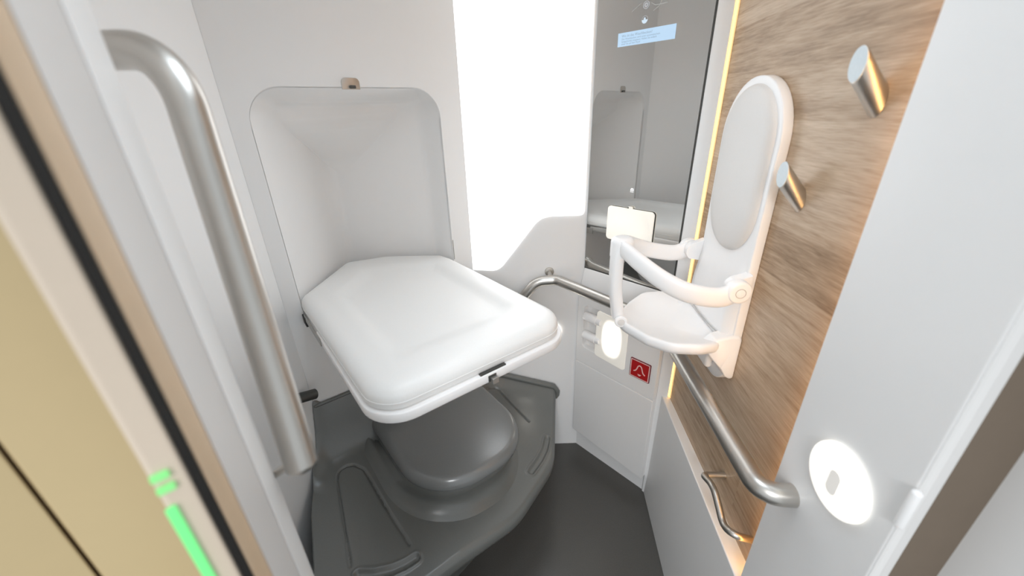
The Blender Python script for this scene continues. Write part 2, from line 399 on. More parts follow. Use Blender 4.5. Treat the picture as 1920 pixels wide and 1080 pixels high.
bm = NB(); prism(bm, [V1b, V2, (V2[0] - .05, V2[1] + .02), (V1b[0] - .05, V1b[1] + .02)], 0, H); struct('wall_vestibule_left', bm, M_gold, bevel=0.002)
# green LED reflections in the door edge, imitated by emission
def leafF(a, b, wv):   # a 0..1 across the door edge, b = z
    return (B2[0] + (D2[0] - B2[0]) * a + wv * 0.6, B2[1] + (D2[1] - B2[1]) * a - wv * 0.8, b)
g = thing('door_reflection', leafF(0.72, 1.0, 0), 'tall green LED reflection on the door edge at lower left, painted as glow', 'light strip')
bm = NB(); box(bm, leafF, 0.72, 1.06, 1.02, 1.262, 0.0, 0.003); obj('diffuser', bm, M_green, g, bevel=0.001)  # emissive strip painting the reflection, no real diffuser
g = thing('door_reflection_bar', leafF(0.5, 1.28, 0), 'small pale green twin-bar reflection above the tall green one, painted as glow', 'reflection bar')
for z in (1.275, 1.286):
    bm = NB(); box(bm, leafF, 0.45, 1.0, z, z + 0.006, 0.0, 0.003); obj('reflection_bar', bm, M_greendim, g, bevel=0.001)

# ------------------------------------------------------------------ warm LED strips along the oak panel
led = thing('led_strip', WR(DW - .004, 1.17, 0.53), 'warm yellow light strip running up beside the mirror pillar and oak panel', 'light strip')
bm = NB(); box(bm, FR, 1.156, 1.161, 0.532, H - .01, 0.0005, 0.003); obj('diffuser', bm, M_ledbar, led)
bm = NB(); box(bm, FR, 1.161, 1.174, 0.532, H - .01, 0.0005, 0.005); obj('light_source', bm, M_led, led)
led = thing('led_strip', WR(DW - .004, 0.545, 0.53), 'warm light strip tucked behind the near white panel edge lighting the oak', 'light strip')
bm = NB(); box(bm, FR, 0.540, 0.546, 0.532, H - .01, 0.003, 0.0145); obj('light_source', bm, M_led2, led)

# ------------------------------------------------------------------ niche latch and changing table
lt = thing('niche_latch', BF(0.391, 1.575, 0), 'small rounded steel latch plate at the top edge of the wall niche', 'latch')
poly = [(0.366, 1.568), (0.416, 1.568), (0.416, 1.597), (0.366, 1.597)]
bm = NB(); extrude(bm, rpoly(poly, [.002, .002, .012, .012]), BF, 0.0002, 0.003, 0.001, 3, (poly, [.002, .002, .012, .012])); obj('plate', bm, M_steel2, lt)
bm = NB(); box(bm, BF, 0.386, 0.402, 1.570, 1.578, 0.003, 0.012); obj('catch', bm, M_darkmetal, lt, bevel=0.002)

tb = thing('changing_table', BF(0.4, 0.94, 0), 'white padded fold-down changing table over the grey toilet', 'changing table')
TP = [(0.135, 0.617), (0.656, 0.617), (0.650, 1.225), (0.640, 1.285), (0.470, 1.420), (0.325, 1.455), (0.128, 1.235)]
TR = [0.075, 0.085, 0.05, 0.03, 0.06, 0.04, 0.03]
def TF(t, n, w): return BK(t, n, w)
zb, zt_ = 0.965, 1.017
def top_z(d):
    if d < 0.035: a = d / 0.035; return zb + 0.022 + (zt_ - zb - 0.022) * math.sqrt(max(0, 1 - (1 - a) ** 2))
    if d < 0.07: return zt_
    x = min(1, (d - 0.07) / 0.05); return zt_ - 0.014 * (x * x * (3 - 2 * x))
rings = [[TF(p[0], p[1], zb) for p in rpoly(TP, TR, 0.006, 8)], [TF(p[0], p[1], zb + 0.006) for p in rpoly(TP, TR, 0.0, 8)]]
base_r = [np.array(p) for p in rpoly(TP, TR, 0.02, 8)]; cmid = np.array((0.402, 0.98))
for d in (0, 0.0015, 0.004, 0.008, 0.013, 0.02):
    rings.append([TF(p[0], p[1], top_z(d)) for p in rpoly(TP, TR, d, 8)])
for d in (0.027, 0.035, 0.05, 0.07, 0.08, 0.09, 0.1, 0.11, 0.12, 0.15, 0.2):
    f = 1 - (d - 0.02) / 0.25
    rings.append([TF(*(cmid + (p - cmid) * f), top_z(d)) for p in base_r])
bm = NB(); loft(bm, rings); mt = obj('mattress', bm, M_leather, tb, smooth=70)
sr = [TF(p[0], p[1], zb + 0.019) for p in rpoly(TP, TR, -0.0003, 8)]
bm = NB(); tube(bm, sr + [sr[0]], 0.0009, 6, False); obj('seam', bm, M_leather, mt, label='stitched seam around the mattress side')
FP = [(0.128, 0.608), (0.663, 0.608), (0.660, 1.08), (0.128, 1.08)]; FRr = [0.085, 0.09, 0.02, 0.02]
bm = NB(); fz = [(0.002, 0.9672), (0.0, 0.9662), (-0.001, 0.9640), (-0.001, 0.9455), (0.0005, 0.9430), (0.004, 0.9415)]
rings = [[TF(p[0], p[1], 0.966) for p in rpoly(FP, FRr, 0.012, 10)]] + [[TF(p[0], p[1], z - 0.0012) for p in rpoly(FP, FRr, d, 10)] for d, z in fz]
loft(bm, rings); tray = obj('tray', bm, M_plastic, tb, smooth=40)
bm = NB(); box(bm, TF, 0.365, 0.435, 0.6095, 0.6178, 0.9640, 0.9690); obj('slot', bm, M_darkmetal, tb, label='dark slot under the front of the mattress')
bm = NB(); box(bm, TF, 0.383, 0.404, 0.605, 0.6085, 0.945, 0.960); obj('clip_recess', bm, M_darkmetal, tb)
bm = NB(); box(bm, TF, 0.388, 0.404, 0.596, 0.607, 0.940, 0.955); obj('clip', bm, M_hinge, tb, bevel=0.001)
for side, (t0, t1) in enumerate(((0.124, 0.1275), (0.6535, 0.657))):
    bm = NB(); box(bm, TF, t0, t1, 1.02, 1.21, 0.942, 0.964); obj('hinge_arm', bm, M_hinge, tb, bevel=0.001)
    bm = NB(); box(bm, TF, t0 - 0.002, t1 + .002, 1.195, 1.2315, 0.925, 0.955); obj('hinge_bracket', bm, M_black if side == 0 else M_hinge, tb, bevel=0.001)
sl = thing('niche_slot', BF(0.655, 1.04, 0), 'narrow dark upright slot in the right side of the niche above the changing table', 'slot')
bm = NB(); box(bm, BF, 0.6605, 0.6635, 1.0, 1.075, -0.002, 0.0015); obj('slot', bm, M_hinge, sl, bevel=0.001)

# ------------------------------------------------------------------ grey plinth (height field following the walls)
pl = thing('toilet_plinth', (-0.25, 1.05, 0.0), 'dark grey moulded plinth with foot outlines around the toilet base', 'plinth')
XL, YW = -0.674, 1.430; NBK = 1.2295
def seglen(pts): return [math.dist(a, b) for a, b in zip(pts, pts[1:])]
def sample(pts, n):
    L = np.cumsum([0] + seglen(pts)); out = []
    for f in np.linspace(0, L[-1], n):
        i = min(len(pts) - 2, int(np.searchsorted(L, f, 'right') - 1)); k = (f - L[i]) / max(1e-9, L[i + 1] - L[i])
        out.append((pts[i][0] + (pts[i + 1][0] - pts[i][0]) * k, pts[i][1] + (pts[i + 1][1] - pts[i][1]) * k))
    return out
cA = (XL, (NBK + XL * cb) / sb); cB = ((YW - 0) and (YW - NBK / sb) * sb / cb - 0.0, YW)
def yb(x): return (NBK + x * cb) / sb
cB = ((YW * sb - NBK) / cb, YW)
def nline(x, n): return (n + x * cb) / sb
NFR = 0.672; XR = 0.186
front = [(XL, 0.930), (-0.636, 0.80), (-0.566, 0.64), (-0.52, 0.50), (-0.49, nline(-0.49, NFR)), (0.0, nline(0.0, NFR + .004)), (0.140, 1.06), (XR, YW)]
front = [tuple(p) for p in fillet(front, [0, 0.4, 0.4, 0.3, 0.08, 0.30, 0.25, 0], 16)]
backc = [(XL, 0.932), cA, cB, (XR - .002, YW)]
NU, NV = 380, 200
fa = sample(front, NU); ba = sample(backc, NU)
Fa = np.array(fa); Ba = np.array(ba)
v = np.linspace(0, 1, NV)[:, None, None]
XY = Fa[None] * (1 - v) + Ba[None] * v
X_, Y_ = XY[..., 0], XY[..., 1]
dL = X_ - XL; dB = NBK - (-X_ * cb + Y_ * sb); dWn = YW - Y_
base = 0.33
def plane(t, n): return 0.318 + 0.24 * (n - 0.70) - 0.09 * np.maximum(0, t - 0.30)
TL = np.interp(Y_, [0.40, 0.764, 0.860, 0.908, 0.95, 1.0, 1.04], [0.38, 0.38, 0.40, 0.445, 0.46, 0.50, 0.62])
tt = X_ * sb + Y_ * cb
base_z = plane(tt, -X_ * cb + Y_ * sb)
TBk = np.interp(tt, [0, 0.30, 0.55, 0.75], [0.622, 0.622, 0.52, 0.45])
TW = np.interp(X_, [-0.2, -0.06, 0.2], [0.485, 0.440, 0.355])
def fall(d, wd): return np.exp(-(np.clip(d, 0, None) / wd) ** 1.6)
hL = (TL - base_z) * fall(dL, 0.028); hB = (TBk - base_z) * fall(dB, 0.036); hW = (TW - base_z) * fall(dWn, 0.05)
Z = base_z + (hL.clip(0) ** 4 + hB.clip(0) ** 4 + hW.clip(0) ** 4) ** 0.25
def dist_poly(pts):
    D = np.full(X_.shape, 9.0)
    for a, b in zip(pts, pts[1:]):
        ax, ay = a; bx, by = b; L2 = (bx - ax) ** 2 + (by - ay) ** 2 + 1e-12
        k = np.clip(((X_ - ax) * (bx - ax) + (Y_ - ay) * (by - ay)) / L2, 0, 1)
        D = np.minimum(D, np.hypot(X_ - ax - k * (bx - ax), Y_ - ay - k * (by - ay)))
    return D
def PX(px, py, z):   # plan position of a point measured on the plinth top
    d = RC @ np.array([px - 960, py - 540, FPX])
    for _ in range(6):
        k = (z - CAMH) / d[2]; x, y = d[0] * k, d[1] * k; z = float(plane(x * sb + y * cb, -x * cb + y * sb))
    return (x, y)
gl = [PX(*p, base) for p in ((658, 1060), (646, 990), (632, 900), (634, 884), (648, 874), (664, 871), (682, 880), (694, 900), (720, 945), (768, 1022))]
gr = [PX(*p, base) for p in ((900, 738), (918, 732), (932, 733), (946, 745), (992, 790))]
g1 = [PX(*p, base) for p in ((672, 1078), (700, 1078), (735, 1070), (762, 1058), (780, 1046))]
g2 = [PX(*p, base) for p in ((1026, 822), (1022, 842), (1012, 862), (996, 884))]
for gp in (gl, gr): Z -= 0.0055 * np.exp(-(dist_poly([tuple(q) for q in fillet(gp, .03, 5)]) / 0.0032) ** 2)
for gp in (g1, g2):
    D = dist_poly([tuple(q) for q in fillet(gp, .06, 5)]); Z -= 0.006 / (1 + np.exp((D - 0.009) / 0.0015)); Z += 0.003 * np.exp(-((D - 0.015) / 0.004) ** 2)
# rounded front edge: only away from the walls
vv = np.linspace(0, 1, NV)
dF = np.hypot(X_ - Fa[None, :, 0], Y_ - Fa[None, :, 1])
edge = 0.024; q = np.clip(dF / edge, 0, 1); Z -= edge * (1 - np.sqrt(np.clip(1 - (1 - q) ** 2, 0, 1))) * np.clip((dWn) / .02, 0, 1)
bm = NB(); G = [[bm.verts.new((X_[i, j], Y_[i, j], Z[i, j])) for j in range(NU)] for i in range(NV)]
for i in range(NV - 1):
    for j in range(NU - 1): bm.faces.new((G[i][j], G[i][j + 1], G[i + 1][j + 1], G[i + 1][j]))
# skirt below the front edge, set back towards the floor
ctr = np.array([-0.25, 1.15])
prev = G[0]
for k, (dz, inn) in enumerate(((0.012, 0.001), (0.03, 0.008), (0.05, 0.03), (0.14, 0.13), (0.20, 0.15), (0.33, 0.155))):
    row = []
    for j in range(NU):
        p = np.array(fa[j]); dr = ctr - p; dr /= np.linalg.norm(dr); inn_ = inn * min(1, max(0, (YW - p[1]) / .06)) * min(1, max(0, (p[0] - XL) / .06))
        pp = p + dr * inn_; row.append(bm.verts.new((pp[0], pp[1], max(0, G[0][j].co.z - dz) if k < 5 else 0.0)))
    for j in range(NU - 1): bm.faces.new((prev[j], row[j], row[j + 1], prev[j + 1]))
    prev = row
obj('shell', bm, M_grp, pl, smooth=50)
bm = NB()
path = [BK(t, NBK - 0.004, 0.622) for t in np.linspace(0.085, 0.30, 12)] + [BK(t, NBK - .004, float(np.interp(t, [0.30, 0.55, 0.74], [0.622, 0.52, 0.47]))) for t in np.linspace(0.32, 0.735, 14)]
tube(bm, path, 0.006, 12, dome=0.005); obj('rim', bm, M_grp, pl)
bm = NB()
path = [(x, YW - 0.014, float(np.interp(x, [-0.2, -0.06, 0.2], [0.485, 0.440, 0.357]))) for x in np.linspace(-0.17, 0.172, 24)]
path += [(0.184, YW - 0.013, 0.348), (0.191, YW - .0125, 0.335), (0.190, YW - .012, 0.318), (0.182, YW - .012, 0.306)]
tube(bm, path, 0.0125, 14, dome=0.01); obj('rim', bm, M_grp, pl)

# ------------------------------------------------------------------ toilet
wc = thing('toilet', BK(0.45, 1.0, base), 'grey toilet with closed flat lid under the changing table', 'toilet')
LO = [(0.248, 0.756), (0.658, 0.756), (0.668, 1.215), (0.240, 1.215)]; LR = [0.185, 0.175, 0.02, 0.02]
FO = [(0.232, 0.790), (0.630, 0.790), (0.668, 1.215), (0.215, 1.215)]; FRd = [0.20, 0.185, 0.02, 0.02]
ro = lambda P, R, d: [np.array(p) for p in rpoly(P, R, d, 14)]
rings = []
for z, f, d in ((base - 0.012, 1, -0.052), (base + 0.0, 1, -0.038), (base + 0.005, 1, -0.026), (base + 0.014, 1, -0.014), (base + 0.03, 1, -0.004), (base + 0.05, 0.9, 0.0), (base + 0.08, 0.55, 0), (0.43, 0.16, 0.002), (0.448, 0.03, 0.006), (0.454, 0, 0.012)):
    A = ro(FO, FRd, d); B = ro(LO, LR, d); rings.append([BK(*(a * f + b * (1 - f)), z + (float(plane(*(a * f + b * (1 - f)))) - base) * max(0, 1 - max(0, z - base - .02) / 0.08)) for a, b in zip(A, B)])
bm = NB(); loft(bm, rings); obj('bowl', bm, M_grp, wc, smooth=60)
rings = [[BK(*p, 0.4545) for p in ro(LO, LR, 0.012)]]
for d, z in ((0.001, 0.455), (-0.004, 0.459), (-0.005, 0.468), (-0.003, 0.478), (0.001, 0.487), (0.007, 0.4945), (0.014, 0.4985), (0.022, 0.5), (0.06, 0.5005), (0.15, 0.501)):
    rings.append([BK(*p, z) for p in ro(LO, LR, d)])
bm = NB(); loft(bm, rings); obj('lid', bm, M_lid, wc, smooth=70)

# ------------------------------------------------------------------ mirror and what shows in it
mr = thing('wall_mirror_panel', MF(0.18, 0.935, 0), 'tall grey tinted mirror between the bright window and oak wall', 'mirror')
MO = [(0.006, 0.937), (0.362, 0.937), (0.362, H - .02), (0.006, H - .02)]
bm = NB(); extrude(bm, MO, MF, 0.0, 0.004); obj('glass', bm, M_mirror, mr, smooth=0)
bm = NB(); box(bm, MF, 0.362, 0.3665, 0.937, H - .02, -0.003, 0.005); obj('edge_strip', bm, M_darkmetal, mr)
bm = NB(); box(bm, MF, 0.006, 0.362, 0.932, 0.937, -0.003, 0.005); obj('edge_strip', bm, M_darkmetal, mr)
um_of = lambda p: (p[0] - MX) * um[0] + (p[1] - MY) * um[1]
U0 = um_of((0.344, 1.369)); U1 = um_of((0.465, 1.236))
cdp = thing('information_display', MF((U0 + U1) / 2, 1.685, 0.004), 'pale blue glowing text display at the top of the mirror', 'display')
bm = NB(); box(bm, MF, U0, U1, 1.667, 1.702, 0.0042, 0.005); obj('panel', bm, M_screen, cdp, smooth=0)
text('heading', 'Wo ist das Waschbecken?', 0.0092, MF, U0 + 0.013, 1.6905, 0.0054, M_ink, cdp)
for i, ln in enumerate(('Das Waschbecken wird unter automatischem', 'Spiegelmodul eingebaut. Halten Sie einfach', 'unter Sie auf dem Rand')):
    text('text_line', ln, 0.0066, MF, U0 + 0.013, 1.6835 - i * 0.0062, 0.0054, M_ink, cdp)
def mpt(px, py):   # (u, z) on the mirror glass
    d = RC @ np.array([px - 960, py - 540, FPX]); nn = np.array([nm[0], nm[1], 0]); P = np.array([MX - .0045 * nm[0], MY - .0045 * nm[1], CAMH])
    k = nn.dot(P - np.array([0, 0, CAMH])) / nn.dot(d); q_ = d * k; return um_of((q_[0], q_[1])), CAMH + q_[2]
def circ(u, z, r, n=28): return [(u + r * math.cos(2 * PI * k / n), z + r * math.sin(2 * PI * k / n)) for k in range(n)]
u_, z_ = mpt(1209, 37)
ic = thing('washbasin_icon', MF(u_, z_, 0.004), 'small round half-filled light blue icon just above the blue text display', 'icon')
bm = NB(); holed(bm, circ(u_, z_, 0.0095), [circ(u_, z_, 0.0088)], MF, 0.0042, 0.0052); obj('ring', bm, M_icondim, ic, smooth=0)
half = [(u_ + 0.0092 * math.cos(a), z_ + 0.0092 * math.sin(a)) for a in np.linspace(PI, 2 * PI, 20)]
bm = NB(); extrude(bm, half, MF, 0.0042, 0.005); obj('basin', bm, M_icon, ic, smooth=0)
bm = NB(); extrude(bm, [(u_ - .004, z_ + .0005), (u_ + .0025, z_ + .0005), (u_ + .001, z_ + .0055), (u_ - .0015, z_ + .0055)], MF, 0.0042, 0.005); obj('tap', bm, M_icon, ic, smooth=0)
u_, z_ = mpt(1212, 9)
ic = thing('ring_icon', MF(u_, z_, 0.004), 'faint double ring icon at the very top of the mirror', 'icon')
bm = NB(); holed(bm, circ(u_, z_, 0.0095), [circ(u_, z_, 0.0080)], MF, 0.0042, 0.0052); obj('ring', bm, M_icondim, ic, smooth=0)
bm = NB(); holed(bm, circ(u_, z_, 0.0055), [circ(u_, z_, 0.0018)], MF, 0.0042, 0.0052); obj('core', bm, M_icondim, ic, smooth=0)
for pts in (((1185, 22), (1196, 12), (1203, 6)), ((1225, 20), (1236, 11), (1242, 0)), ((1222, 5), (1229, 9), (1240, 7), (1252, 4))):
    uv = [mpt(*p) for p in pts]
    bm = NB(); tube(bm, [MF(a, b, 0.0048) for a, b in uv], 0.0006, 6); obj('line', bm, M_iconline, ic)
u_, z_ = mpt(1185, 356)
ic = thing('soap_icon', MF(u_, z_, 0.004), 'small white trapezoid icon with three dots above the cream panel', 'icon')
k = 0.0062
tz = [(-1, -.55), (1, -.55), (0.62, 0.8), (-0.62, 0.8)]; tz2 = [(-.45, -.25), (.45, -.25), (0.25, 0.35), (-0.25, 0.35)]
bm = NB(); holed(bm, [(u_ + a * k, z_ + b * k) for a, b in tz], [[(u_ + a * k, z_ + b * k) for a, b in tz2]], MF, 0.0042, 0.005); obj('hood', bm, M_iconw, ic, smooth=0)
for dx in (-.7, 0, .7):
    bm = NB(); extrude(bm, circ(u_ + dx * k, z_ - 1.1 * k, 0.0013, 10), MF, 0.0042, 0.005); obj('dot', bm, M_iconw, ic, smooth=0)

# cream flap standing off the mirror, its reflected light painted as emission
u0, z0 = mpt(1138, 440); u1, _z = mpt(1232, 400)
u0 += .002; u1 -= 0.004
fp = thing('mirror_flap', MF((u0 + u1) / 2, 1.10, 0.02), 'cream rounded square flap in front of the mirror, reflected light painted as glow', 'mirror flap')
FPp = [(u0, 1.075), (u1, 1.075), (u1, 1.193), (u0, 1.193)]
M_flap = glow_panel_mat('flap_reflection_glow', tuple(Vector(MF((u0 + u1) / 2 - .02, 1.10, 0.03)) - fp.location), 0, (um[0], um[1], 0), (0.07, 0.065), 0.40, 0.26, 2.0)  # emission imitates the light the flap reflects, no lamp behind it
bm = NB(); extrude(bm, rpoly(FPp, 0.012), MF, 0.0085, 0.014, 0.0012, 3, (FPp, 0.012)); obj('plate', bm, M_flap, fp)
bm = NB(); extrude(bm, rpoly(FPp, 0.012, 0.0005), MF, 0.0055, 0.0084); obj('back_frame', bm, M_darkmetal, fp)
um_ = (u0 + u1) / 2 - .002
bm = NB(); TBp = [(um_ - .012, 1.188), (um_ + .012, 1.188), (um_ + .007, 1.2), (um_ - .007, 1.2)]
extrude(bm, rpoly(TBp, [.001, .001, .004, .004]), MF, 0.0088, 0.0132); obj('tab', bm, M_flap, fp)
bm = NB(); disc(bm, MF(um_ - .006, 1.196, 0.0132), (-nm[0], -nm[1], 0), 0.0022, 0.002); obj('pin', bm, M_darkmetal, fp)
bm = NB(); box(bm, MF, um_ - .02, um_ + .02, 1.10, 1.16, 0.0042, 0.0054); obj('mount', bm, M_darkmetal, fp)

# ------------------------------------------------------------------ cabinet below the mirror
cb_ = thing('washbasin_cabinet', MF(0.18, 0.09, 0.0), 'white wall cabinet under the handrail with a recess and lower door', 'cabinet')
CUa, CUb = 0.003, 0.368
cabw = 0.030
up = [(CUa, 0.512), (CUb, 0.503), (CUb, 0.832), (CUa, 0.832)]
RH = [(0.034, 0.592), (0.122, 0.588), (0.122, 0.788), (0.034, 0.788)]
rh = rpoly(RH, 0.018)
bm = NB(); holed(bm, up, [rh], MF, 0.004, cabw); obj('upper_panel', bm, M_panel, cb_, bevel=0.0015, bseg=2)
bm = NB(); extrude(bm, [(CUa, 0.118), (CUb, 0.094), (CUb, 0.5010), (CUa, 0.510)], MF, -0.003, cabw); obj('door', bm, M_panel, cb_, bevel=0.003)
rings = [[MF(p[0], p[1], cabw - 0.002) for p in rh], [MF(p[0], p[1], 0.010) for p in rpoly(RH, 0.018, 0.001)], [MF(p[0], p[1], 0.003) for p in rpoly(RH, 0.018, 0.006)], [MF(p[0], p[1], 0.001) for p in rpoly(RH, 0.018, 0.015)]]
bm = NB(); loft(bm, rings, False, True); obj('recess', bm, M_panel, cb_, smooth=60)
bm = NB(); box(bm, MF, 0.03, 0.345, 0.0, 0.118, -0.085, -0.06); struct('trim_9', bm, M_panel)
for i, (z, lab) in enumerate(((0.738, 'upper white paper roll lying in the cabinet recess'), (0.652, 'lower white paper roll lying in the cabinet recess'))):
    rl = thing('toilet_roll', MF(0.07, z, 0.02), lab, 'toilet roll', 'rolls in the cabinet recess')
    bm = NB(); tube(bm, [MF(0.040, z, 0.026), MF(0.097, z - .001, 0.026)], 0.019, 24, dome=0.004); obj('roll', bm, M_plastic, rl)
    bm = NB(); tube(bm, [MF(0.099, z - .001, 0.026), MF(0.117, z - .001, 0.026)], 0.0155, 24, dome=0.002); obj('end_cap', bm, M_plastic, rl)
pu = um_of((0.350, 1.362)); pu1 = um_of((0.449, 1.252)) - .004
lpn = thing('light_panel', MF((pu + pu1) / 2, 0.58, cabw), 'glowing warm white square light panel set in the cabinet beside the rolls', 'light panel')
LPp = [(pu + .003, 0.583), (pu1, 0.572), (pu1, 0.776), (pu + .003, 0.788)]
lc = ((pu + pu1) / 2 + .004, 0.685)
M_lpanel = glow_panel_mat('cabinet_light_glow', tuple(Vector(MF(lc[0], lc[1], cabw)) - lpn.location), 0, (um[0], um[1], 0), (0.034, 0.062), 2.4, 0.20, 2.6)
bm = NB(); extrude(bm, rpoly(LPp, 0.014), MF, cabw - .004, cabw + 0.002, 0.001, 3, (LPp, 0.014)); obj('diffuser', bm, M_lpanel, lpn)
au0, au1 = um_of((0.462, 1.238)), um_of((0.517, 1.1765))
k_ = 1 - 0.026
def MA(a, b, wv): return MF(au0 + a * (au1 - au0), 0.5705 + b * 0.081, cabw + wv)
al = thing('emergency_button', MA(0.5, 0.0, 0), 'red square alarm button with a pink bell symbol on the cabinet', 'alarm button')
sq = [(0.0, 0.0), (1, 0), (1, 1), (0, 1)]
bm = NB(); extrude(bm, rpoly(sq, 0.05), MA, 0.0, 0.004); obj('plate', bm, mat('sign_dark_red', (0.16, 0.012, 0.02), 0.4), al, bevel=0.0006)
i1 = [(0.03, 0.03), (0.97, 0.03), (0.97, 0.97), (0.03, 0.97)]; i2 = [(0.075, 0.075), (0.925, 0.075), (0.925, 0.925), (0.075, 0.925)]
bm = NB(); holed(bm, rpoly(i1, 0.03), [rpoly(i2, 0.02)], MA, 0.0041, 0.0048); obj('border', bm, M_pink, al, smooth=0)
bm = NB(); extrude(bm, rpoly(i2, 0.02), MA, 0.0041, 0.0046); obj('face', bm, M_red, al, smooth=0)
bl = [(0.22, 0.36), (0.30, 0.40), (0.36, 0.52), (0.40, 0.66), (0.45, 0.73), (0.52, 0.74), (0.58, 0.68), (0.62, 0.56), (0.67, 0.42), (0.74, 0.36), (0.78, 0.34)]
bm = NB(); tube(bm, [MA(a, b, 0.0048) for a, b in fillet(bl, 0.05, 3)], 0.0022, 8); obj('bell', bm, M_pink, al)
cl = [(0.42, 0.27), (0.60, 0.27), (0.56, 0.21), (0.51, 0.19), (0.46, 0.21)]
bm = NB(); extrude(bm, cl, MA, 0.0046, 0.0056); obj('clapper', bm, M_pink, al, smooth=0)

# ------------------------------------------------------------------ steel rails
hr = thing('handrail', (0.45, 0.9, 0.86), 'long bent steel handrail along the cabinet and oak wall', 'handrail')
ctrl = [(-0.045, 1.393, 0.66), (-0.005, 1.397, 0.80), (0.075, 1.400, 0.897), (0.167, 1.392, 0.905), (0.458, 1.085, 0.868), (0.429, 0.470, 0.868), (0.500, 0.462, 0.868)]
ctrl = [(0.02, 1.390, 0.800), (0.095, 1.395, 0.893), (0.176, 1.392, 0.898), (0.468, 1.090, 0.868), (0.433, 0.475, 0.868), (0.497, 0.470, 0.866)]
bm = NB(); tube(bm, fillet(ctrl, [0, 0.07, 0.05, 0.09, 0.05, 0], 12), 0.0198, 24, dome=0.004); obj('rail', bm, M_steel, hr)
bm = NB(); tube(bm, [(0.150, 1.394, 0.905), (0.150, 1.432, 0.918)], 0.009, 14); obj('mount', bm, M_steel, hr)
bm = NB(); disc(bm, (0.150, 1.4325, 0.918), (0, -1, 0), 0.018, 0.006, 24, 0.002); obj('rosette', bm, M_steel2, hr)

def RAY(px, py, k):
    d = RC @ np.array([px - 960, py - 540, FPX]); return tuple(np.array([0, 0, CAMH]) + d * k / FPX)
gb = thing('grab_bar', RAY(565, 880, 0.47), 'thick upright brushed steel grab bar beside the left doorway', 'grab bar')
A_ = np.array(RAY(385, 300, 0.405)); B_ = np.array(RAY(563, 862, 0.465))
dirv = (B_ - A_) / np.linalg.norm(B_ - A_)
Tp = A_ - dirv * 0.108
armd = np.array([-0.115, 0.03, 0.004])
bot = B_ + dirv * 0.004
path = [tuple(Tp + armd), tuple(Tp), tuple(bot)]
bm = NB(); tube(bm, fillet(path, [0, 0.075, 0], 16), 0.0182, 28, dome=0.012); obj('bar', bm, M_steel, gb)
bm = NB(); tube(bm, [tuple(np.array(RAY(540, 872, 0.475))), tuple(np.array(RAY(470, 922, 0.49)))], 0.0048, 12); obj('bracket', bm, M_steel, gb)

pg = thing('steel_peg', (-0.66, 1.0, 0.69), 'short dark steel peg behind the grab bar above the plinth', 'peg')
p0 = np.array((-0.675, 0.955, 0.715)); p1 = np.array(BK(0.092, NB0 - 0.045, 0.695))
bm = NB(); tube(bm, [tuple(p0), tuple(p1)], 0.0165, 20, dome=0.006); obj('peg', bm, M_darkmetal, pg)

sh = thing('small_handle', WR(DW, 0.65, 0.6), 'thin wavy steel handle on the oak wall above the white ledge', 'handle')
hp = [(DW - 0.0005, 0.742, 0.601), (0.430, 0.742, 0.606)]
def onD(d, px, py):
    r = RC @ np.array([px - 960, py - 540, FPX]); nn = np.array([c4, -s4, 0]); k = d / nn.dot(r)
    P = r * k; return (d, P[0] * s4 + P[1] * c4, CAMH + P[2])
pts = [onD(0.430, 1318, 890), onD(0.430, 1338, 912), onD(0.430, 1348, 952), onD(0.430, 1356, 985), onD(0.430, 1376, 1004)]
pend = onD(DW - .0005, 1410, 1012)
hp = [(DW - .0005, pts[0][1], pts[0][2])] + pts + [pend]
bm = NB(); tube(bm, [WR(*p) for p in fillet(hp, [0, 0.012, 0.05, 0.06, 0.05, 0.03, 0], 8)], 0.0082, 16); obj('bar', bm, M_steel2, sh)

# ------------------------------------------------------------------ coat hooks
for px, py, ex, ey, lab in ((1645, 188, 1609, 125, 'higher slanted steel coat hook nearest the white panel edge'), (1499, 374, 1467, 333, 'lower slanted steel coat hook beside the child seat backrest')):
    b_ = onD(DW - .0004, px, py); e_ = (0.443, b_[1] - 0.003, b_[2] + 0.046)
    hk = thing('coat_hook', WR(*b_), lab, 'coat hook', 'coat hooks on the oak wall')
    r = 0.0165; sk = r * 1.42
    def ring(c, f=1.0): return [WR(c[0], c[1] + r * f * math.cos(2 * PI * k / 36), c[2] + sk * f * math.sin(2 * PI * k / 36)) for k in range(36)]
    bm = NB(); loft(bm, [ring(b_), ring(tuple(np.array(b_) * .02 + np.array(e_) * .98)), ring(e_, 0.97)]); obj('body', bm, M_steel2, hk)
    bm = NB(); loft(bm, [ring((e_[0] - .0002, e_[1], e_[2]), .965), ring((e_[0] - .0012, e_[1], e_[2]), .955)]); obj('end_face', bm, M_hookend, hk)

# ------------------------------------------------------------------ child seat
cs = thing('child_seat', WR(DW, 0.95, 0.83), 'white wall-mounted child seat with padded backrest on the oak wall', 'child seat')
bp_ = [(0.822, 0.845), (1.078, 0.845), (1.078, 1.554), (0.822, 1.554)]
rings = []
def back_w(z, base_w): # lower part of the backrest grows thicker towards the seat
    return base_w + 0.020 * max(0, min(1, (1.16 - z) / 0.14)) * max(0, min(1, (z - .84) / .1))
BR = [0.07, 0.07, 0.127, 0.127]
rings.append([FR(p[0], p[1], 0.0006) for p in rpoly(bp_, BR, 0.001, 12)])
rings.append([FR(p[0], p[1], 0.002) for p in rpoly(bp_, BR, 0, 12)])
for d, wv in ((0, 0.0185), (0.0006, 0.0198), (0.002, 0.0206), (0.008, 0.0208), (0.014, 0.0208)):
    rings.append([FR(p[0], p[1], wv) for p in rpoly(bp_, BR, d, 12)])
bm = NB(); loft(bm, rings); obj('backrest', bm, M_plastic, cs, smooth=60)
cp = [(0.838, 1.178), (1.062, 1.178), (1.062, 1.539), (0.838, 1.539)]
